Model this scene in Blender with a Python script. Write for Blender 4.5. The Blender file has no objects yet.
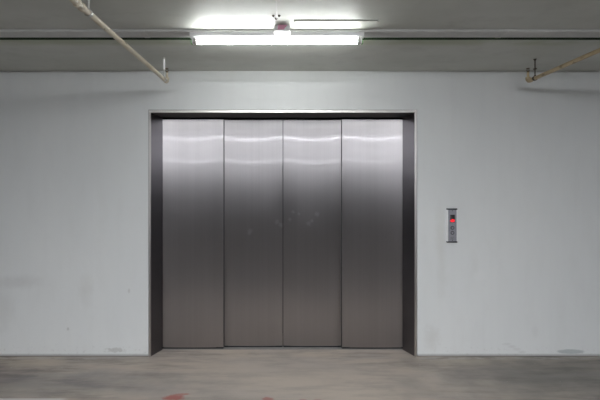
import bpy, bmesh, math, random
from mathutils import Vector, Matrix

random.seed(4)
SC = bpy.context.scene
COL = SC.collection
PI = math.pi

# ------------------------------------------------------------------ camera frame
D = 3.86            # camera distance from the wall (m)
P = 103.6           # pixels per metre on the wall plane
VX, VY = 286.0, 186.0
EYE = 1.64
H = 2.75            # ceiling height


def sc_of(Y):
    return D / (D + Y)


def wx(px, s=1.0):
    return (px - VX) / (P * s)


def wz(py, s=1.0):
    return EYE + (VY - py) / (P * s)


# ------------------------------------------------------------------ mesh helpers
class MB:
    def __init__(self):
        self.bm = bmesh.new()

    def box(self, lo, hi, bevel=0.0, seg=2):
        geom = bmesh.ops.create_cube(self.bm, size=1.0)
        vs = geom['verts']
        for v in vs:
            v.co = Vector([lo[i] + (v.co[i] + 0.5) * (hi[i] - lo[i]) for i in range(3)])
        if bevel > 0:
            es = list({e for v in vs for e in v.link_edges})
            bmesh.ops.bevel(self.bm, geom=es, offset=bevel, segments=seg, profile=0.5, affect='EDGES')
        return self

    def sweep(self, pts, radii, n=16, cap=True, smooth=True):
        """tube along points, one radius per point"""
        pts = [Vector(p) for p in pts]
        if not hasattr(radii, '__len__'):
            radii = [radii] * len(pts)
        rings = []
        up = None
        for i, p in enumerate(pts):
            a = pts[max(i - 1, 0)]
            b = pts[min(i + 1, len(pts) - 1)]
            t = (b - a)
            if t.length < 1e-9:
                t = Vector((0, 0, 1))
            t.normalize()
            if up is None:
                up = Vector((1, 0, 0)) if abs(t.x) < 0.9 else Vector((0, 0, 1))
            u = (up - t * up.dot(t)).normalized()
            w = t.cross(u)
            up = u
            rings.append([self.bm.verts.new(p + radii[i] * (math.cos(2 * PI * k / n) * u + math.sin(2 * PI * k / n) * w))
                          for k in range(n)])
        for r0, r1 in zip(rings, rings[1:]):
            for k in range(n):
                f = self.bm.faces.new((r0[k], r0[(k + 1) % n], r1[(k + 1) % n], r1[k]))
                f.smooth = smooth
        if cap:
            self.bm.faces.new(list(reversed(rings[0])))
            self.bm.faces.new(rings[-1])
        return self

    def lathe(self, base, axis, prof, n=20):
        """profile of (distance along axis, radius)"""
        base = Vector(base)
        axis = Vector(axis).normalized()
        self.sweep_fixed([base + axis * h for h, r in prof], [r for h, r in prof], axis, n)
        return self

    def sweep_fixed(self, pts, radii, t, n):
        up = Vector((1, 0, 0)) if abs(t.x) < 0.9 else Vector((0, 0, 1))
        u = (up - t * up.dot(t)).normalized()
        w = t.cross(u)
        rings = [[self.bm.verts.new(p + max(r, 1e-5) * (math.cos(2 * PI * k / n) * u + math.sin(2 * PI * k / n) * w))
                  for k in range(n)] for p, r in zip(pts, radii)]
        for r0, r1 in zip(rings, rings[1:]):
            for k in range(n):
                self.bm.faces.new((r0[k], r0[(k + 1) % n], r1[(k + 1) % n], r1[k]))
        self.bm.faces.new(list(reversed(rings[0])))
        self.bm.faces.new(rings[-1])

    def ring(self, centre, axis, r0, r1, h, n=24):
        """flat washer band"""
        c = Vector(centre)
        t = Vector(axis).normalized()
        up = Vector((1, 0, 0)) if abs(t.x) < 0.9 else Vector((0, 0, 1))
        u = (up - t * up.dot(t)).normalized()
        w = t.cross(u)
        rr = []
        for r, d in ((r0, -h / 2), (r1, -h / 2), (r1, h / 2), (r0, h / 2)):
            rr.append([self.bm.verts.new(c + t * d + r * (math.cos(2 * PI * k / n) * u + math.sin(2 * PI * k / n) * w))
                       for k in range(n)])
        for i in range(4):
            a, b = rr[i], rr[(i + 1) % 4]
            for k in range(n):
                self.bm.faces.new((a[k], a[(k + 1) % n], b[(k + 1) % n], b[k]))
        return self

    def prism(self, poly, axis, lo, hi):
        """polygon of two coordinates extruded along axis ('x','y','z')"""
        def mk(a, b, h):
            return {'x': (h, a, b), 'y': (a, h, b), 'z': (a, b, h)}[axis]
        v0 = [self.bm.verts.new(mk(a, b, lo)) for a, b in poly]
        v1 = [self.bm.verts.new(mk(a, b, hi)) for a, b in poly]
        n = len(poly)
        self.bm.faces.new(v0)
        self.bm.faces.new(list(reversed(v1)))
        for i in range(n):
            self.bm.faces.new((v0[i], v1[i], v1[(i + 1) % n], v0[(i + 1) % n]))
        return self

    def loft(self, ring0, ring1):
        v0 = [self.bm.verts.new(p) for p in ring0]
        v1 = [self.bm.verts.new(p) for p in ring1]
        n = len(v0)
        self.bm.faces.new(v0)
        self.bm.faces.new(list(reversed(v1)))
        for i in range(n):
            self.bm.faces.new((v0[i], v1[i], v1[(i + 1) % n], v0[(i + 1) % n]))
        return self

    def build(self, name, mat, parent=None, recalc=True, auto=True):
        if recalc:
            bmesh.ops.recalc_face_normals(self.bm, faces=self.bm.faces)
        me = bpy.data.meshes.new(name)
        if auto:
            for e in self.bm.edges:
                if len(e.link_faces) == 2:
                    e.smooth = e.calc_face_angle(0.0) < math.radians(38)
            for f in self.bm.faces:
                f.smooth = True
        self.bm.to_mesh(me)
        self.bm.free()
        me.materials.append(mat)
        o = bpy.data.objects.new(name, me)
        COL.objects.link(o)
        if parent:
            o.parent = parent
            o.matrix_parent_inverse = Matrix.Translation(-parent.location)
        return o


def tag(o, label=None, cat=None, group=None, kind=None):
    if label: o['label'] = label
    if cat: o['category'] = cat
    if group: o['group'] = group
    if kind: o['kind'] = kind
    return o


def empty(name, loc, label, cat, group=None, kind=None):
    o = bpy.data.objects.new(name, None)
    o.location = loc
    o.empty_display_size = 0.1
    COL.objects.link(o)
    return tag(o, label, cat, group, kind)


def structure(mb, name, mat, **k):
    return tag(mb.build(name, mat, **k), kind='structure')


# ------------------------------------------------------------------ material helpers
class Mat:
    def __init__(self, name, color=(0.5, 0.5, 0.5), rough=0.5, metal=0.0, **kw):
        self.m = bpy.data.materials.new(name)
        self.m.use_nodes = True
        self.nt = self.m.node_tree
        self.b = self.nt.nodes['Principled BSDF']
        self.b.inputs['Base Color'].default_value = (*color, 1)
        self.b.inputs['Roughness'].default_value = rough
        self.b.inputs['Metallic'].default_value = metal
        for k, v in kw.items():
            self.b.inputs[k.replace('_', ' ')].default_value = v
        self._pos = None

    def n(self, t, **kw):
        nd = self.nt.nodes.new(t)
        for k, v in kw.items():
            setattr(nd, k, v)
        return nd

    def l(self, a, b):
        self.nt.links.new(a, b)

    @property
    def pos(self):
        if self._pos is None:
            self._pos = self.n('ShaderNodeNewGeometry').outputs['Position']
        return self._pos

    def mapped(self, scale, loc=(0, 0, 0)):
        mp = self.n('ShaderNodeMapping')
        mp.inputs['Scale'].default_value = scale
        mp.inputs['Location'].default_value = loc
        self.l(self.pos, mp.inputs['Vector'])
        return mp.outputs[0]

    def noise(self, scale=(1, 1, 1), freq=1.0, detail=4, rough=0.55, loc=(0, 0, 0)):
        t = self.n('ShaderNodeTexNoise')
        t.inputs['Scale'].default_value = freq
        t.inputs['Detail'].default_value = detail
        t.inputs['Roughness'].default_value = rough
        self.l(self.mapped(scale, loc), t.inputs['Vector'])
        return t.outputs['Fac']

    def remap(self, v, a, b, c=0.0, d=1.0, smooth=True):
        r = self.n('ShaderNodeMapRange')
        r.clamp = True
        if smooth:
            r.interpolation_type = 'SMOOTHSTEP'
        self.l(v, r.inputs[0])
        for i, x in enumerate((a, b, c, d)):
            r.inputs[i + 1].default_value = x
        return r.outputs[0]

    def math(self, op, a, b=None):
        r = self.n('ShaderNodeMath', operation=op)
        for i, x in enumerate((a, b)):
            if x is None: continue
            if isinstance(x, (int, float)): r.inputs[i].default_value = x
            else: self.l(x, r.inputs[i])
        return r.outputs[0]

    def mix(self, fac, a, b, mode='MIX'):
        r = self.n('ShaderNodeMix', data_type='RGBA', blend_type=mode)
        for i, x in ((0, fac), (6, a), (7, b)):
            if isinstance(x, (int, float)): r.inputs[i].default_value = x
            elif isinstance(x, tuple): r.inputs[i].default_value = (*x, 1)
            else: self.l(x, r.inputs[i])
        return r.outputs[2]

    def blob(self, c, rad, edge=0.35, wob=0.5, freq=12.0, detail=3):
        """soft patch: an ellipsoid around c with a wobbly outline (0..1)"""
        mp = self.n('ShaderNodeMapping', vector_type='TEXTURE')
        mp.inputs['Location'].default_value = c
        mp.inputs['Scale'].default_value = rad
        self.l(self.pos, mp.inputs['Vector'])
        ln = self.n('ShaderNodeVectorMath', operation='LENGTH')
        self.l(mp.outputs[0], ln.inputs[0])
        d = ln.outputs['Value']
        nz = self.noise(freq=freq, detail=detail, loc=c)
        d = self.math('ADD', d, self.math('MULTIPLY', self.math('SUBTRACT', nz, 0.5), wob * 2))
        return self.remap(d, 1.0 - edge, 1.0 + edge, 1.0, 0.0)

    def axis(self, i):
        s = self.n('ShaderNodeSeparateXYZ')
        self.l(self.pos, s.inputs[0])
        return s.outputs[i]

    def band(self, i, a, b, soft):
        v = self.axis(i)
        return self.math('MULTIPLY', self.remap(v, a - soft, a + soft), self.remap(v, b - soft, b + soft, 1, 0))

    def color(self, c):
        self.l(c, self.b.inputs['Base Color'])

    def roughness(self, c):
        self.l(c, self.b.inputs['Roughness'])

    def bump(self, h, strength=0.2, dist=0.01):
        bp = self.n('ShaderNodeBump')
        bp.inputs['Strength'].default_value = strength
        bp.inputs['Distance'].default_value = dist
        self.l(h, bp.inputs['Height'])
        self.l(bp.outputs[0], self.b.inputs['Normal'])
        return bp


def g(v):   # sRGB 0-255 triple -> linear
    return tuple((x / 255 / 12.92) if x <= 10 else (((x / 255) + 0.055) / 1.055) ** 2.4 for x in v)


# ---- wall paint
def wall_material():
    M = Mat('wall_paint', rough=0.55, Specular_IOR_Level=0.35)
    big = M.noise((1, 1, 0.45), 0.9, 4, loc=(3, 0, 1))
    fine = M.noise((1, 1, 0.35), 7.0, 5)
    c = M.mix(M.remap(big, 0.3, 0.7), (0.70, 0.715, 0.715), (0.745, 0.755, 0.75))
    c = M.mix(M.math('MULTIPLY', M.remap(fine, 0.45, 0.8), 0.16), c, (0.60, 0.60, 0.58))
    # roller lines
    rol = M.noise((14, 1, 0.12), 1.0, 2)
    c = M.mix(M.math('MULTIPLY', M.remap(rol, 0.4, 0.7), 0.10), c, (0.66, 0.67, 0.68))
    def stain(px, py, rx, rz, a, col, **k):
        nonlocal c
        b = M.blob((wx(px), 0, wz(py)), (rx, 0.3, rz), **k)
        c = M.mix(M.math('MULTIPLY', b, a), c, col)
    stain(14, 282, 0.22, 0.05, 0.24, (0.42, 0.41, 0.40), edge=0.8, wob=0.9, freq=9)
    stain(4, 310, 0.08, 0.18, 0.18, (0.45, 0.44, 0.42), edge=0.8, wob=0.7)
    stain(86, 290, 0.05, 0.13, 0.18, (0.48, 0.47, 0.43), edge=0.8, wob=0.7)
    stain(571, 351.6, 0.13, 0.022, 0.6, (0.30, 0.34, 0.35), edge=0.25, wob=0.5)
    stain(115, 350, 0.09, 0.02, 0.45, (0.40, 0.39, 0.37), edge=0.3, wob=1.2, freq=25)
    stain(441, 233, 0.05, 0.22, 0.22, (0.52, 0.50, 0.43), edge=0.8, wob=0.8)
    stain(432, 338, 0.06, 0.10, 0.25, (0.46, 0.44, 0.40), edge=0.8, wob=0.9, freq=18)
    stain(442, 275, 0.04, 0.2, 0.16, (0.50, 0.49, 0.45), edge=0.8, wob=0.8)
    stain(480, 275, 0.06, 0.05, 0.25, (0.80, 0.80, 0.80), edge=0.5, wob=0.3)
    stain(475, 263, 0.03, 0.1, 0.12, (0.55, 0.54, 0.50), edge=0.8, wob=0.6)
    stain(535, 332, 0.03, 0.05, 0.16, (0.5, 0.5, 0.48), edge=0.8, wob=0.6)
    stain(68, 329, 0.012, 0.015, 0.5, (0.42, 0.41, 0.4), edge=0.5, wob=0.4)
    stain(129, 291, 0.01, 0.02, 0.4, (0.45, 0.44, 0.42), edge=0.5, wob=0.4)
    # a slanting scrape low on the right
    for t in (0.0, 0.33, 0.66, 1.0):
        stain(507 + 15 * t, 344 + 8 * t, 0.035, 0.012, 0.25, (0.5, 0.49, 0.48), edge=0.5, wob=0.5, freq=30)
    # scuffs and dirt rising from the floor line
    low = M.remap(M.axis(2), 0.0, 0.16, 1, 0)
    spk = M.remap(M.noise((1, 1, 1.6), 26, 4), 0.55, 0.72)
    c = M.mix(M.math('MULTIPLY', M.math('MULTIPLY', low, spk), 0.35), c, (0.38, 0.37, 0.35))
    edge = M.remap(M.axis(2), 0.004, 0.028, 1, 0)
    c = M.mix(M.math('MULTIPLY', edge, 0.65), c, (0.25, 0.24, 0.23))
    # faint pock marks
    pk = M.remap(M.noise((1, 1, 1), 60, 1), 0.77, 0.80)
    c = M.mix(M.math('MULTIPLY', pk, 0.25), c, (0.45, 0.45, 0.43))
    M.color(c)
    M.bump(M.noise((1, 1, 1), 16, 5), 0.12, 0.01)
    return M.m


def ceiling_material():
    M = Mat('ceiling_paint', rough=0.5, Specular_IOR_Level=0.4)
    big = M.noise((0.8, 1.2, 1), 1.6, 5, loc=(1, 2, 0))
    c = M.mix(M.remap(big, 0.3, 0.7), (0.55, 0.56, 0.515), (0.63, 0.64, 0.60))
    blot = M.noise((1, 1.4, 1), 6, 5)
    c = M.mix(M.math('MULTIPLY', M.remap(blot, 0.5, 0.75), 0.22), c, (0.38, 0.375, 0.35))
    # green paint spill beside the trunking
    gb = M.band(1, -0.93, -0.72, 0.05)
    gn = M.remap(M.noise((0.9, 2.0, 1), 2.2, 4, loc=(5, 1, 0)), 0.3, 0.6)
    c = M.mix(M.math('MULTIPLY', M.math('MULTIPLY', gb, gn), 0.55), c, (0.33, 0.38, 0.20))
    cr = M.band(1, -0.06, 0.02, 0.03)
    c = M.mix(M.math('MULTIPLY', cr, 0.25), c, (0.40, 0.40, 0.37))
    M.color(c)
    M.bump(M.noise((1, 1, 1), 9, 5), 0.15, 0.01)
    return M.m


def floor_material():
    M = Mat('stained_concrete', rough=0.62, Specular_IOR_Level=0.3)
    big = M.noise((0.55, 1.9, 1), 1.5, 5, 0.6, loc=(2, 4, 0))
    mid = M.noise((0.55, 3.0, 1), 3.2, 6, 0.62, loc=(7, 1, 0))
    fine = M.noise((1.2, 3.0, 1), 22, 5, 0.6)
    c = M.mix(M.remap(big, 0.34, 0.64), (0.36, 0.322, 0.298), (0.50, 0.425, 0.35))
    c = M.mix(M.math('MULTIPLY', M.remap(mid, 0.42, 0.70), 0.8), c, (0.19, 0.175, 0.167))
    c = M.mix(M.math('MULTIPLY', M.remap(fine, 0.5, 0.75), 0.35), c, (0.47, 0.43, 0.39))
    warm = M.blob((0.1, -0.5, 0), (1.6, 0.5, 1), edge=0.9, wob=0.6, freq=2.5)
    c = M.mix(M.math('MULTIPLY', warm, 0.6), c, (0.60, 0.53, 0.46))
    grey = M.blob((-1.9, -0.55, 0), (1.1, 0.16, 1), edge=0.8, wob=0.9, freq=4)
    c = M.mix(M.math('MULTIPLY', grey, 0.45), c, (0.20, 0.205, 0.215))
    dk = M.blob((-2.6, -0.45, 0), (0.3, 0.25, 1), edge=0.8, wob=0.8, freq=5)
    c = M.mix(M.math('MULTIPLY', dk, 0.45), c, (0.17, 0.145, 0.14))
    dk = M.blob((2.5, -0.4, 0), (1.1, 0.5, 1), edge=0.9, wob=0.9, freq=3)
    c = M.mix(M.math('MULTIPLY', dk, 0.75), c, (0.17, 0.165, 0.155))
    # pale plaster drips along the wall foot and small flecks
    dr = M.math('MULTIPLY', M.band(1, -0.075, -0.03, 0.02), M.remap(M.noise((2.5, 8, 1), 3.0, 4), 0.40, 0.62))
    dr = M.math('MULTIPLY', dr, M.math('SUBTRACT', 1.0, M.band(0, -1.5, 1.3, 0.2)))
    c = M.mix(M.math('MULTIPLY', dr, 0.5), c, (0.52, 0.50, 0.47))
    fl = M.remap(M.noise((1, 2.4, 1), 16, 2), 0.72, 0.76)
    c = M.mix(M.math('MULTIPLY', fl, 0.5), c, (0.58, 0.55, 0.52))
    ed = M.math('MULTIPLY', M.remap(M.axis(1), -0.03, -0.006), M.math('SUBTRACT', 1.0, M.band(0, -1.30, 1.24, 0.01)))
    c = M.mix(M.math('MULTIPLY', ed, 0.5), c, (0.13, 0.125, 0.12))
    # unseen floor further out, blackened to dim door reflections and ceiling bounce
    dimmed_floor = M.remap(M.math('ADD', M.axis(1), M.math('MULTIPLY', M.noise(freq=0.9, detail=4), 0.5)), -1.6, -1.1, 0.92, 0.0)
    c = M.mix(dimmed_floor, c, (0.075, 0.07, 0.066))
    # red paint marks
    for (px, py, rx, ry, a) in ((174, 397.5, 0.075, 0.04, 0.8), (183, 394.2, 0.06, 0.012, 0.6), (268, 399, 0.04, 0.025, 0.6),
                                (303, 400, 0.03, 0.015, 0.4), (318, 400, 0.04, 0.015, 0.35)):
        s = (py - VY) / (P * EYE)
        b = M.blob((wx(px, s), -D * (1 - 1 / s), 0), (rx, ry, 1), edge=0.4, wob=0.7, freq=18)
        c = M.mix(M.math('MULTIPLY', b, a), c, (0.42, 0.12, 0.10))
    # worn white bay line
    s = 398.4 / 1.0
    ln = M.math('MULTIPLY', M.band(1, -0.90, -0.772, 0.004), M.remap(M.axis(0), -1.75, -1.65, 1, 0))
    c = M.mix(M.math('MULTIPLY', ln, 0.85), c, (0.70, 0.69, 0.67))
    M.color(c)
    M.roughness(M.remap(mid, 0.3, 0.7, 0.5, 0.72))
    M.bump(fine, 0.25, 0.006)
    return M.m


def steel(name, col, rough, aniso, marks=False, streak=0.035, polish=0.02):
    M = Mat(name, col, rough, 1.0)
    st = M.noise((12, 1, 0.15), 1.0, 4, 0.55)
    st2 = M.noise((70, 1, 0.4), 1.0, 2, 0.5)
    v = M.math('ADD', M.math('MULTIPLY', st, 0.6), M.math('MULTIPLY', st2, 0.4))
    c = M.mix(M.remap(v, 0.3, 0.7), tuple(x * (1 - streak) for x in col), tuple(min(1, x * (1 + streak)) for x in col))
    r = M.remap(M.noise((2.2, 1, 0.8), 1.3, 3), 0.3, 0.7, rough * 0.95, rough * 1.06)
    if marks:
        for (px, py, rr) in ((250, 231, 0.022), (249, 233.5, 0.014), (277, 222, 0.02), (281, 225, 0.02), (290, 219.5, 0.014),
                             (293, 212, 0.014), (309, 223.5, 0.022), (312, 221, 0.014), (299, 214, 0.012), (317, 214, 0.02)):
            b = M.blob((wx(px, .952), 0.2, wz(py, .952)), (rr, 0.3, rr), edge=0.7, wob=0.9, freq=40)
            r = M.math('ADD', r, M.math('MULTIPLY', b, 0.12))
            c = M.mix(M.math('MULTIPLY', b, 0.28), c, (0.95, 0.95, 0.97))
        sm = M.remap(M.noise((3, 1, 1.2), 1.2, 3, loc=(4, 0, 2)), 0.4, 0.8)
        r = M.math('ADD', r, M.math('MULTIPLY', sm, 0.02))
    M.color(c)
    M.roughness(r)
    if aniso:
        t = M.n('ShaderNodeTangent', direction_type='RADIAL', axis='Z')

        def lobe(dist, rr, an):
            q = M.n('ShaderNodeBsdfAnisotropic', distribution=dist)
            if isinstance(rr, float): q.inputs['Roughness'].default_value = rr
            else: M.l(rr, q.inputs['Roughness'])
            q.inputs['Anisotropy'].default_value = an
            q.inputs['Rotation'].default_value = 0.25
            M.l(t.outputs[0], q.inputs['Tangent'])
            M.l(c, q.inputs['Color'])
            return q.outputs[0]
        # the broad brushing, and a thin share of cleaner polish inside it
        mx = M.n('ShaderNodeMixShader')
        mx.inputs[0].default_value = polish
        M.l(lobe('BECKMANN', r, aniso), mx.inputs[1])
        M.l(lobe('GGX', 0.17, 0.9), mx.inputs[2])
        M.l(mx.outputs[0], M.nt.nodes['Material Output'].inputs['Surface'])
    return M.m


def painted_pipe(name, a, b, dirt):
    M = Mat(name, a, 0.42)
    n = M.noise((6, 1.5, 6), 3, 5)
    c = M.mix(M.remap(n, 0.35, 0.65), a, b)
    n2 = M.noise((8, 4, 8), 4, 4, loc=(3, 3, 3))
    c = M.mix(M.math('MULTIPLY', M.remap(n2, 0.6, 0.72), 0.7), c, dirt)
    M.color(c)
    return M.m


def simple(name, col, rough=0.5, metal=0.0, var=0.08, freq=14, **k):
    M = Mat(name, col, rough, metal, **k)
    n = M.noise((1, 1, 1), freq, 4)
    M.color(M.mix(M.remap(n, 0.3, 0.7), tuple(x * (1 - var) for x in col), tuple(min(1, x * (1 + var)) for x in col)))
    return M.m


def emitter(name, col, strength):
    M = Mat(name, (0.8, 0.8, 0.8), 0.4)
    M.b.inputs['Emission Color'].default_value = (*col, 1)
    M.b.inputs['Emission Strength'].default_value = strength
    if strength < 5:
        M.b.inputs['Base Color'].default_value = (0.2, 0.01, 0.01, 1)
    return M.m


WALL = wall_material()
CEIL = ceiling_material()
FLOOR = floor_material()
GARAGE = simple('garage_paint', (0.05, 0.05, 0.052), 0.7, var=0.12, freq=2)
SHAFT = simple('shaft_concrete', (0.035, 0.035, 0.037), 0.9, freq=3)
DOOR = steel('brushed_door_steel', (0.545, 0.518, 0.525), 0.58, 0.8, marks=True)
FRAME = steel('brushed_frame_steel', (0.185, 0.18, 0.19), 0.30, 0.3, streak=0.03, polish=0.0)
HEADM = steel('lit_header_steel', (0.36, 0.35, 0.36), 0.55, 0.3, streak=0.03, polish=0.0)  # lighter copy of the frame steel, brightened to make the soffit look lit
SEAL = simple('brown_sealant', (0.13, 0.11, 0.10), 0.7)
LIPM = steel('brushed_lip_steel', (0.60, 0.575, 0.56), 0.44, 0.3, streak=0.03, polish=0.0)
SILL = simple('worn_sill_metal', (0.30, 0.29, 0.28), 0.6, 0.4)
PLATE = simple('panel_steel', (0.33, 0.33, 0.365), 0.4, 0.4, var=0.05)
BLACK = simple('black_plastic', (0.02, 0.02, 0.022), 0.4)
WHITE = simple('white_enamel', (0.86, 0.86, 0.86), 0.35, var=0.03)
TRUNK = simple('trunking_enamel', (0.56, 0.555, 0.54), 0.4, var=0.08, freq=5)
GREEN = simple('green_plastic', (0.16, 0.42, 0.12), 0.4)
SHADE_GREEN = simple('dark_green_shade', (0.025, 0.05, 0.022), 0.6, var=0.5, freq=6)
PINK = simple('pink_plastic', (0.70, 0.30, 0.42), 0.4)
CREAM = painted_pipe('cream_pipe_paint', (0.72, 0.66, 0.54), (0.60, 0.52, 0.39), (0.22, 0.17, 0.10))
TAN = painted_pipe('tan_pipe_paint', (0.55, 0.44, 0.28), (0.45, 0.35, 0.21), (0.18, 0.13, 0.07))
BRASS = simple('dull_bronze', (0.16, 0.12, 0.08), 0.45, 0.8)
ZINC = simple('zinc_rod', (0.62, 0.61, 0.58), 0.45, 0.6)
RUST = simple('rusty_rod', (0.10, 0.08, 0.06), 0.7, 0.3)
TUBE = emitter('fluorescent_glow', (0.97, 1.0, 0.985), 39.0)
TUBE_FAR = emitter('cool_fluorescent_glow', (0.925, 0.955, 1.0), 144.0)
RED = emitter('red_led', (1.0, 0.012, 0.025), 1.1)
RINGM = simple('button_ring', (0.05, 0.05, 0.055), 0.3)

# ------------------------------------------------------------------ the room
XL, XR, YB = -9.0, 9.0, -18.0
OX0, OX1, OZ = -1.322, 1.260, 2.371        # rough opening of the lift
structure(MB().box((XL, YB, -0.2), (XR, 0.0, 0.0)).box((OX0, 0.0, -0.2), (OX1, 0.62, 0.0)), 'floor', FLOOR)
structure(MB().box((XL, YB, H), (XR, 0.3, H + 0.08)), 'ceiling', CEIL)
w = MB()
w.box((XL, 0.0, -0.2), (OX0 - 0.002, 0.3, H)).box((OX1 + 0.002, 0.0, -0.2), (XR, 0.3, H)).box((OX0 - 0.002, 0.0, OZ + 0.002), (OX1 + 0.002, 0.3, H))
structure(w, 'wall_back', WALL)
structure(MB().box((XL - 0.2, YB, -0.2), (XL, 0.3, H + 0.08)), 'wall_left', GARAGE)
structure(MB().box((XR, YB, -0.2), (XR + 0.2, 0.3, H + 0.08)), 'wall_right', GARAGE)
structure(MB().box((XL - 0.2, YB - 0.2, -0.2), (XR + 0.2, YB, H + 0.08)), 'wall_front', GARAGE)
sh = MB()
sh.box((OX0 - 0.1, 0.60, -0.2), (OX1 + 0.1, 0.70, 2.81)).box((OX0 - 0.1, 0.30, -0.2), (OX0, 0.6, 2.81))
sh.box((OX1, 0.30, -0.2), (OX1 + 0.1, 0.6, 2.81)).box((OX0, 0.30, 2.75), (OX1, 0.6, 2.81))
structure(sh, 'wall_shaft', SHAFT)
# formwork ridges cast into the ceiling
structure(MB().box((0.054, -1.184, H - 0.006), (0.62, -1.176, H + 0.01), 0.002), 'trim_1', CEIL)
structure(MB().box((0.054, -1.176, H - 0.0035), (0.062, -0.0, H + 0.01), 0.001), 'trim_2', CEIL)

# ------------------------------------------------------------------ lift frame
fr = empty('elevator', (-0.031, 0.0, 0.0),
           'closed freight elevator with four brushed steel door panels in a splayed steel surround', 'elevator')
dr = fr
# profiles: (depth Y, inset from the opening at the sides, drop from the top)
REVEAL = [(0.0, 0.019, 0.022), (-0.009, 0.021, 0.026), (0.147, 0.086, 0.047), (0.147, 0.0, 0.0), (0.0, 0.0, 0.0)]
LIP = [(-0.0005, 0.0, 0.0), (-0.009, 0.0, 0.0), (-0.0126, 0.003, 0.003), (-0.0138, 0.020, 0.023), (-0.0095, 0.0225, 0.0265), (-0.0005, 0.0215, 0.0255)]


def jamb(side, prof):
    r0, r1 = [], []
    for y, ins, t in prof:
        x = OX0 + ins if side < 0 else OX1 - ins * 1.07
        r0.append((x, y, 0.001))
        r1.append((x, y, OZ - t))
    return MB().loft(r0, r1)


def head(prof):
    return MB().loft([(OX0 + ins, y, OZ - t) for y, ins, t in prof], [(OX1 - ins * 1.07, y, OZ - t) for y, ins, t in prof])


for sd in (-1, 1):
    jamb(sd, REVEAL).build('jamb', FRAME, fr)
    jamb(sd, LIP).build('edge_trim', LIPM, fr)
head(REVEAL).build('header', HEADM, fr)
SEALP = [(-0.0005, -0.005, -0.005), (-0.004, -0.004, -0.004), (-0.006, 0.0, 0.0), (-0.0005, 0.0, 0.0)]
for sd in (-1, 1):
    jamb(sd, SEALP).build('sealant', SEAL, fr)['label'] = 'brown sealant line'
head(SEALP).build('sealant', SEAL, fr)['label'] = 'brown sealant line'
head(LIP).build('edge_trim', LIPM, fr)
MB().box((OX0 + 0.09, 0.150, -0.0), (OX1 - 0.095, 0.245, 0.003), 0.001).build('sill', SILL, fr)
bpy.data.objects['sill']['label'] = 'dull grey threshold plate'

# ------------------------------------------------------------------ lift doors
ZT = 2.308


def panel(x0, x1, yf, th, bow):
    """a folded sheet: softly dished front with rolled edges, returns and a back"""
    bm = bmesh.new()
    NX, NZ = 22, 44
    z0, z1 = 0.017, ZT
    hw = (x1 - x0) / 2
    b = 0.0016
    xs = [x0, x0 + b * 0.3, x0 + b] + [x0 + b + (x1 - x0 - 2 * b) * i / NX for i in range(1, NX)] + [x1 - b, x1 - b * 0.3, x1]
    zs = [z0 + (z1 - z0) * j / NZ for j in range(NZ + 1)]

    def yy(i, x, z):
        u = (x - (x0 + x1) / 2) / hw
        y = yf + bow * u * u * (z - 1.2)
        if i in (0, len(xs) - 1): y += b
        elif i in (1, len(xs) - 2): y += b * 0.3
        return y
    grid = [[bm.verts.new((x, yy(i, x, z), z)) for i, x in enumerate(xs)] for z in zs]
    for j in range(NZ):
        for i in range(len(xs) - 1):
            f = bm.faces.new((grid[j][i], grid[j][i + 1], grid[j + 1][i + 1], grid[j + 1][i]))
            f.smooth = True
    yb = yf + th
    bl = [bm.verts.new((x0, yb, z)) for z in zs]
    br = [bm.verts.new((x1, yb, z)) for z in zs]
    for j in range(NZ):
        bm.faces.new((bl[j], grid[j][0], grid[j + 1][0], bl[j + 1]))
        bm.faces.new((grid[j][-1], br[j], br[j + 1], grid[j + 1][-1]))
        bm.faces.new((br[j], bl[j], bl[j + 1], br[j + 1]))
    bm.faces.new([bl[0], br[0]] + list(reversed(grid[0])))
    bm.faces.new([br[-1], bl[-1]] + grid[-1])
    bmesh.ops.recalc_face_normals(bm, faces=bm.faces)
    for e in bm.edges:
        if len(e.link_faces) == 2 and e.calc_face_angle(0) > math.radians(35):
            e.smooth = False
    m = MB()
    m.bm.free()
    m.bm = bm
    o = m.build('door_panel', DOOR, dr, recalc=False, auto=False)
    # move the panel's own origin to its middle, a little behind the sheet (for the brush direction)
    c = Vector(((x0 + x1) / 2, yf + 0.6, 1.15))
    o.data.transform(Matrix.Translation(-c))
    o.matrix_parent_inverse = Matrix.Identity(4)
    o.location = c - dr.location
    sh_ = MB().box((x0 + 0.002, yf + 0.005, 0.004), (x1 - 0.002, yf + th - 0.004, z0 + 0.002)).build('bottom_gap_shade', BLACK)  # black filler that draws the dark gap below the panel
    sh_.parent = o
    sh_.matrix_parent_inverse = Matrix.Translation(-c)
    sh_['label'] = 'black strip added as the dark gap under the panel'
    return o


BOW = -0.007
pl = panel(-1.300, -0.628, 0.158, 0.030, BOW)
sb = MB().box((-0.6278, 0.161, 0.013), (-0.6225, 0.186, ZT)).build('overlap_shade', BLACK)
panel(-0.660, -0.034, 0.195, 0.030, BOW)
panel(-0.028, 0.595, 0.195, 0.030, BOW)
pr = panel(0.563, 1.238, 0.158, 0.030, BOW)
sr = MB().box((0.5575, 0.161, 0.013), (0.5628, 0.186, ZT)).build('overlap_shade', BLACK)
for pn, q in ((pl, sb), (pr, sr)):  # black strips put the shade of the panel overlaps into colour
    q.parent = pn
    q.matrix_parent_inverse = Matrix.Translation(-(pn.location + dr.location))
    q['label'] = 'thin black strip painted as the shaded overlap gap'

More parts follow.
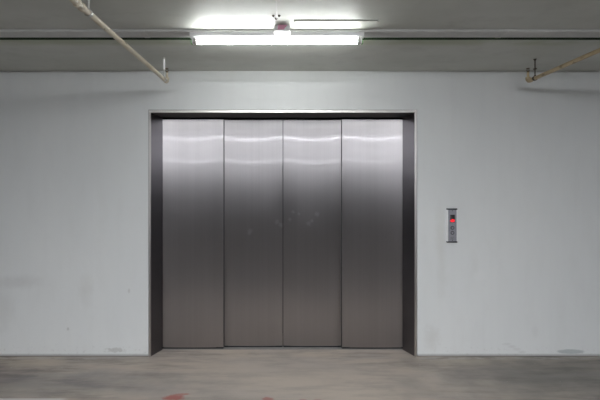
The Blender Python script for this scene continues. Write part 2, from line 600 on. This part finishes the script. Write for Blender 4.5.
# ------------------------------------------------------------------ call panel
cp = empty('call_panel', (1.607, 0.0, 1.2585),
           'slim steel elevator call panel with red floor display on the white wall', 'call panel')
x0, x1, z0, z1 = 1.546, 1.645, 1.108, 1.412
MB().prism([(x0 + 0.013, 0.0), (x0 + 0.013, -0.020), (x1 - 0.007, -0.020), (x1 - 0.007, 0.0)], 'z', z0, z1).build('faceplate', PLATE, cp)  # front plate of the panel, carrying display and buttons
for xa, xb in ((x0, x0 + 0.0128), (x1 - 0.0068, x1)):  # white strips stand in for light caught on the plate's chamfers
    MB().box((xa, -0.0205, z0), (xb, 0.0, z1), 0.003).build('lit_chamfer', WHITE, cp)['label'] = 'white strip painted as the lit chamfer'
for za, zb in ((z1, z1 + 0.012), (z0 - 0.012, z0)):
    MB().box((x0 - 0.001, -0.023, za), (x1 + 0.001, 0.0, zb), 0.003).build('end_cap', BLACK, cp)['label'] = 'black end cap'
dx0, dx1 = wx(449.2), wx(453.9)
ds = MB().box((dx0, -0.0225, wz(222.3)), (dx1, -0.0195, wz(214.6)), 0.001).build('display', BLACK, cp)
ds['label'] = 'black display window'
lm = MB()
zc0, zc1 = wz(222.0), wz(218.9)
mx = (dx0 + dx1) / 2
lm.box((dx0 + 0.003, -0.0234, zc0 + 0.004), (dx0 + 0.014, -0.0224, zc1 - 0.008), 0.0004)
lm.box((dx0 + 0.0145, -0.0234, zc0 + 0.001), (dx0 + 0.031, -0.0224, zc1), 0.0004)
lm.box((dx0 + 0.0315, -0.0234, zc0 + 0.003), (dx1 - 0.003, -0.0224, zc1 - 0.004), 0.0004)
lm.build('lit_segments', RED, ds)['label'] = 'glowing red floor indicator'
for py in (227.6, 232.6):
    c = (wx(451.5), -0.020, wz(py))
    rg = MB().ring((c[0], -0.0215, c[2]), (0, 1, 0), 0.011, 0.0175, 0.005).build('button_ring', RINGM, cp)
    rg['label'] = 'black button surround'
    MB().lathe((c[0], -0.0195, c[2]), (0, -1, 0), [(0, 0.0105), (0.0045, 0.0105), (0.006, 0.009), (0.006, 0)], 20).build('button', PLATE, cp)
# speaker perforations and screws
pf = MB()
for i in range(4):
    for j in range(3):
        pf.lathe((wx(449.9) + i * 0.0095, -0.0199, wz(239.2) + j * 0.010), (0, -1, 0), [(0, 0.0022), (0.0006, 0.0022), (0.0006, 0)], 8)
pf.build('speaker_grille', BLACK, cp)
for z in (z0 + 0.010, z1 - 0.010):
    MB().lathe((wx(451.5), -0.0199, z), (0, -1, 0), [(0, 0.004), (0.0015, 0.0035), (0.0015, 0)], 12).build('screw', BLACK, cp)

# ------------------------------------------------------------------ light fittings
TY = -1.000


def fixture(cx, cy, label, glow, top, group=None):
    r = empty('fluorescent_light', (cx, cy, top), label, 'ceiling light', group)
    hl = 0.608
    MB().prism([(cy - 0.022, top), (cy - 0.022, top - 0.026), (cy - 0.014, top - 0.033), (cy + 0.014, top - 0.033),
                (cy + 0.022, top - 0.026), (cy + 0.022, top)], 'x', cx - hl - 0.012, cx + hl + 0.012).build('batten', WHITE, r)
    tz = top - 0.058
    MB().sweep([(cx - hl + 0.020, cy, tz), (cx + hl - 0.020, cy, tz)], 0.0185, 16).build('tube', glow, r)['label'] = 'glowing white tube'
    for sg in (-1, 1):
        hx = cx + sg * (hl - 0.006)
        h = MB().box((hx - 0.006, cy - 0.014, tz - 0.020), (hx + 0.006, cy + 0.014, top - 0.020), 0.003)
        h.build('lamp_holder', WHITE, r)
        MB().box((hx + sg * 0.006 - 0.006, cy - 0.012, tz - 0.021), (hx + sg * 0.006 + 0.006, cy + 0.012, tz + 0.008), 0.002).build(
            'end_clip', GREEN, r)['label'] = 'small green end clip'
        e0, e1 = sorted((hx - sg * 0.006, hx - sg * 0.030))
        MB().sweep([(e0, cy, tz), (e1, cy, tz)], 0.0192, 16).build('tube_cap', ZINC, r)
    return r


LX = wx(277, 1.350)
trd = empty('ceiling_trunking', (0, -0.975, H - 0.018), 'long grey cable trunking running across the ceiling above the fluorescent light', 'trunking')
tk = MB()
tk.box((XL + 0.02, -1.032, H - 0.018), (XR - 0.02, -0.917, H), 0.002)
tk.build('channel', TRUNK, trd)
for jx in (-7.2, -4.8, -2.27, -1.02, 1.56, 3.4, 5.9, 7.7):
    MB().box((jx - 0.02, -1.0335, H - 0.0195), (jx + 0.02, -0.9155, H - 0.0005), 0.0005).build('joint_cover', TRUNK, trd)
fixture(LX, TY, 'lit white fluorescent tube light below the trunking, above the elevator', TUBE, H - 0.018)


def downlight(cx, cy):
    """long box light with a flat diffuser that shines down only"""
    r = empty('ceiling_light', (cx, cy, H), 'long box light with a flat diffuser on the garage ceiling behind the viewer', 'ceiling light',
              'garage lights behind the viewer')
    MB().box((cx - 0.63, cy - 0.13, H - 0.022), (cx + 0.63, cy + 0.13, H), 0.003).build('housing', WHITE, r)
    for sg in (-1, 1):
        MB().box((cx + sg * 0.615 - 0.012, cy - 0.122, H - 0.056), (cx + sg * 0.615 + 0.012, cy + 0.122, H - 0.021), 0.002).build('end_cap', WHITE, r)
    MB().box((cx - 0.603, cy - 0.115, H - 0.052), (cx + 0.603, cy + 0.115, H - 0.022)).build('diffuser', TUBE_FAR, r)


for ry, xs in ((-5.05, (-0.35, 0.95)), (-13.8, (-5.0, -3.0, -1.3, 0.0, 1.3, 3.0, 5.0))):
    for X in xs:
        downlight(X, ry)

gc = MB()  # dark strand added in place of the trunking's shadow line
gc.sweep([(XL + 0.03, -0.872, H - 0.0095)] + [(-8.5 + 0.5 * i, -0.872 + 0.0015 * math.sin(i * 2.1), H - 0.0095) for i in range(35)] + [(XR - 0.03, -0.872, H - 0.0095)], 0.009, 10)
tag(gc.build('trunking_shade_line', SHADE_GREEN), 'dark green strand along the ceiling close behind the grey trunking, added as its shadow line', 'cable')

# junction box with the pink cover
jb = empty('junction_box', (wx(282, 1.38), -1.068, H), 'small white junction box with a pink cap on the ceiling above the tube', 'junction box')
jx0, jx1 = wx(274.2, 1.398), wx(290.2, 1.398)
MB().box((jx0, -1.104, H - 0.040), (jx1, -1.033, H - 0.0), 0.004).build('box', WHITE, jb)
px0, px1 = wx(278, 1.40), wx(287.3, 1.40)
MB().loft([(px0, -1.103, H - 0.002), (px1, -1.103, H - 0.002), (px1 - 0.016, -1.103, H - 0.022), (px0 + 0.042, -1.103, H - 0.032), (px0 - 0.004, -1.103, H - 0.034)],
          [(px0 + 0.003, -1.122, H - 0.006), (px1 - 0.003, -1.122, H - 0.006), (px1 - 0.018, -1.118, H - 0.019), (px0 + 0.040, -1.114, H - 0.028), (px0, -1.114, H - 0.030)]
          ).build('cap', PINK, jb)['label'] = 'faded pink wedge cap'

# thin white flex and its anchors on the ceiling above the box
fx = MB()
fx.sweep([(-0.058, -8.0, H - 0.003), (-0.058, -3.0, H - 0.003), (-0.060, -1.30, H - 0.003), (-0.062, -1.22, H - 0.003)], 0.003, 8)
tag(fx.build('ceiling_cable', TRUNK), 'thin pale cable fixed along the ceiling towards the pink-capped junction box', 'cable')
for (px, py, wh) in ((273.4, 15.3, 'left'), (279.2, 15.3, 'right'), (276.2, 18.2, 'lowest')):
    s = (VY - py) / (P * (H - EYE))
    b = MB().lathe((wx(px, s), -D * (1 - 1 / s), H), (0, 0, -1), [(0, 0.009), (0.004, 0.009), (0.006, 0.006), (0.010, 0.005), (0.010, 0)], 12)
    tag(b.build('anchor_bolt', RUST), 'small dark ceiling anchor bolt, %s of the three above the junction box' % wh, 'bolt', 'anchor bolts on the ceiling')

# ------------------------------------------------------------------ sprinkler pipes


def sprinkler_run(X, ytip, z, ztop, r, mat, label, couplings, hl):
    t = empty('sprinkler_pipe', (X, ytip, z), label, 'pipe')
    rb = 0.030
    pts = [(X, YB + 0.01, z), (X, -6, z), (X, -3, z), (X, ytip - rb, z)]
    for a in range(1, 9):
        th = a * PI / 16
        pts.append((X, ytip - rb + rb * math.sin(th), z + rb - rb * math.cos(th)))
    pts += [(X, ytip, z + rb + 0.004), (X, ytip, z + rb + 0.006), (X, ytip, ztop)]
    MB().sweep(pts, [r] * (len(pts) - 2) + [r * 0.66, r * 0.60], 18).build('pipe_body', mat, t)
    # elbow fitting
    e = [(X, ytip - rb - 0.022, z), (X, ytip - rb - 0.020, z), (X, ytip - rb, z)]
    er = [r, r + 0.0042, r + 0.0042]
    for a in range(1, 9):
        th = a * PI / 16
        e.append((X, ytip - rb + rb * math.sin(th), z + rb - rb * math.cos(th))); er.append(r + 0.0042)
    e += [(X, ytip, z + rb + 0.006), (X, ytip, z + rb + 0.009)]; er += [r + 0.0035, r * 0.5]
    MB().sweep(e, er, 18).build('elbow', mat, t)
    for yc in couplings:
        MB().sweep([(X, yc - 0.034, z), (X, yc - 0.032, z), (X, yc - 0.014, z), (X, yc - 0.012, z), (X, yc + 0.012, z), (X, yc + 0.014, z),
                    (X, yc + 0.032, z), (X, yc + 0.034, z)],
                   [r, r + 0.006, r + 0.006, r + 0.0035, r + 0.0035, r + 0.006, r + 0.006, r], 18).build('coupling', mat, t)
    # upright sprinkler head
    hd = MB()
    hd.lathe((X, ytip, ztop), (0, 0, 1), [(-0.004, 0.008), (0.004, 0.011), (0.010, 0.011), (0.013, 0.008), (0.016, 0.006), (0.016, 0)], 14)
    for sg in (-1, 1):
        hd.sweep([(X + sg * 0.009, ytip, ztop + 0.010), (X + sg * 0.013, ytip, ztop + 0.018), (X + sg * 0.010, ytip, ztop + 0.028), (X, ytip, ztop + 0.034)], 0.0022, 8)
    hd.sweep([(X, ytip, ztop + 0.015), (X, ytip, ztop + 0.033)], 0.0022, 8)
    h = hd.build('sprinkler_head', BRASS, t)
    h['label'] = hl
    df = MB().lathe((X, ytip, ztop + 0.032), (0, 0, 1), [(0, 0.006), (0.002, 0.015), (0.0045, 0.015), (0.0045, 0)], 16)
    df.build('deflector', BRASS, h)
    return t


def hanger(X, Y, z, r, rodr, mat, label, sleeve):
    t = empty('pipe_hanger', (X, Y, H), label, 'pipe hanger', 'pipe hangers on the ceiling')
    MB().ring((X, Y, z), (0, 1, 0), r + 0.0008, r + 0.0040, 0.020, 20).build('ring', mat, t)
    top = z + r + 0.003
    MB().sweep([(X, Y, top), (X, Y, H - 0.004)], rodr, 10).build('rod', mat, t)
    MB().lathe((X, Y, H), (0, 0, -1), [(0, 0.014), (0.004, 0.014), (0.005, 0.008), (0.014, 0.008), (0.014, 0)], 6).build('ceiling_anchor', mat, t)
    MB().lathe((X, Y, top - 0.003), (0, 0, 1), [(0, 0.009), (0.009, 0.009), (0.009, 0)], 6).build('nut', mat, t)
    if sleeve:
        MB().sweep([(X, Y, H - 0.10), (X, Y, H - 0.012)], sleeve, 12).build('sleeve', WHITE, t)
    else:
        MB().lathe((X, Y, z + 0.085), (0, 0, -1), [(0, 0.006), (0.001, 0.017), (0.006, 0.017), (0.006, 0)], 6).build('lock_nut', mat, t)
    return t


PXL, PXR = -1.058, 2.177
ZL, ZR = 2.567, 2.582
RL = 0.0165
yl, yr = -0.0792 * D, -0.068 * D
sprinkler_run(PXL, yl, ZL, ZL + 0.080, RL, CREAM, 'cream painted sprinkler pipe hanging under the ceiling left of the light', (-0.468 * D,),
              'dark upright sprinkler head')
sprinkler_run(PXR, yr, ZR, ZR + 0.080, RL, TAN, 'tan painted sprinkler pipe hanging under the ceiling right of the light', (-1.9,),
              'dark upright sprinkler head')
hanger(PXL, -D * (1 - 1 / 1.113), ZL, RL, 0.005, ZINC, 'pale rod hanger holding the tip of the cream pipe near the wall', 0.0095)
hanger(PXL, -D * (1 - 1 / 1.80), ZL, RL, 0.006, ZINC, 'pale rod hanger beside the coupling of the cream pipe, further from the wall', None)
hanger(PXR, -D * (1 - 1 / 1.104), ZR, RL, 0.0045, RUST, 'dark rusty rod hanger holding the tip of the tan pipe', None)

# ------------------------------------------------------------------ world, camera, colour
wd = bpy.data.worlds.new('garage_dark')
SC.world = wd
wd.use_nodes = True
wd.node_tree.nodes['Background'].inputs[0].default_value = (0.01, 0.01, 0.011, 1)
wd.node_tree.nodes['Background'].inputs[1].default_value = 0.2

cd = bpy.data.cameras.new('camera')
cd.lens = P * D / 600 * 36
cd.sensor_width = 36
cd.sensor_fit = 'HORIZONTAL'
cd.shift_x = (300 - VX) / 600
cd.shift_y = -(200 - VY) / 600
cd.clip_end = 100
cam = bpy.data.objects.new('camera', cd)
cam.location = (0, -D, EYE)
cam.rotation_euler = (PI / 2, 0, 0)
COL.objects.link(cam)
SC.camera = cam

SC.view_settings.view_transform = 'Standard'
SC.view_settings.look = 'None'
SC.view_settings.gamma = 1
SC.view_settings.use_curve_mapping = False
SC.view_settings.exposure = 0.0
SC.cycles.max_bounces = 10
SC.cycles.diffuse_bounces = 6
SC.cycles.use_denoising = True
SC.cycles.sample_clamp_indirect = 6
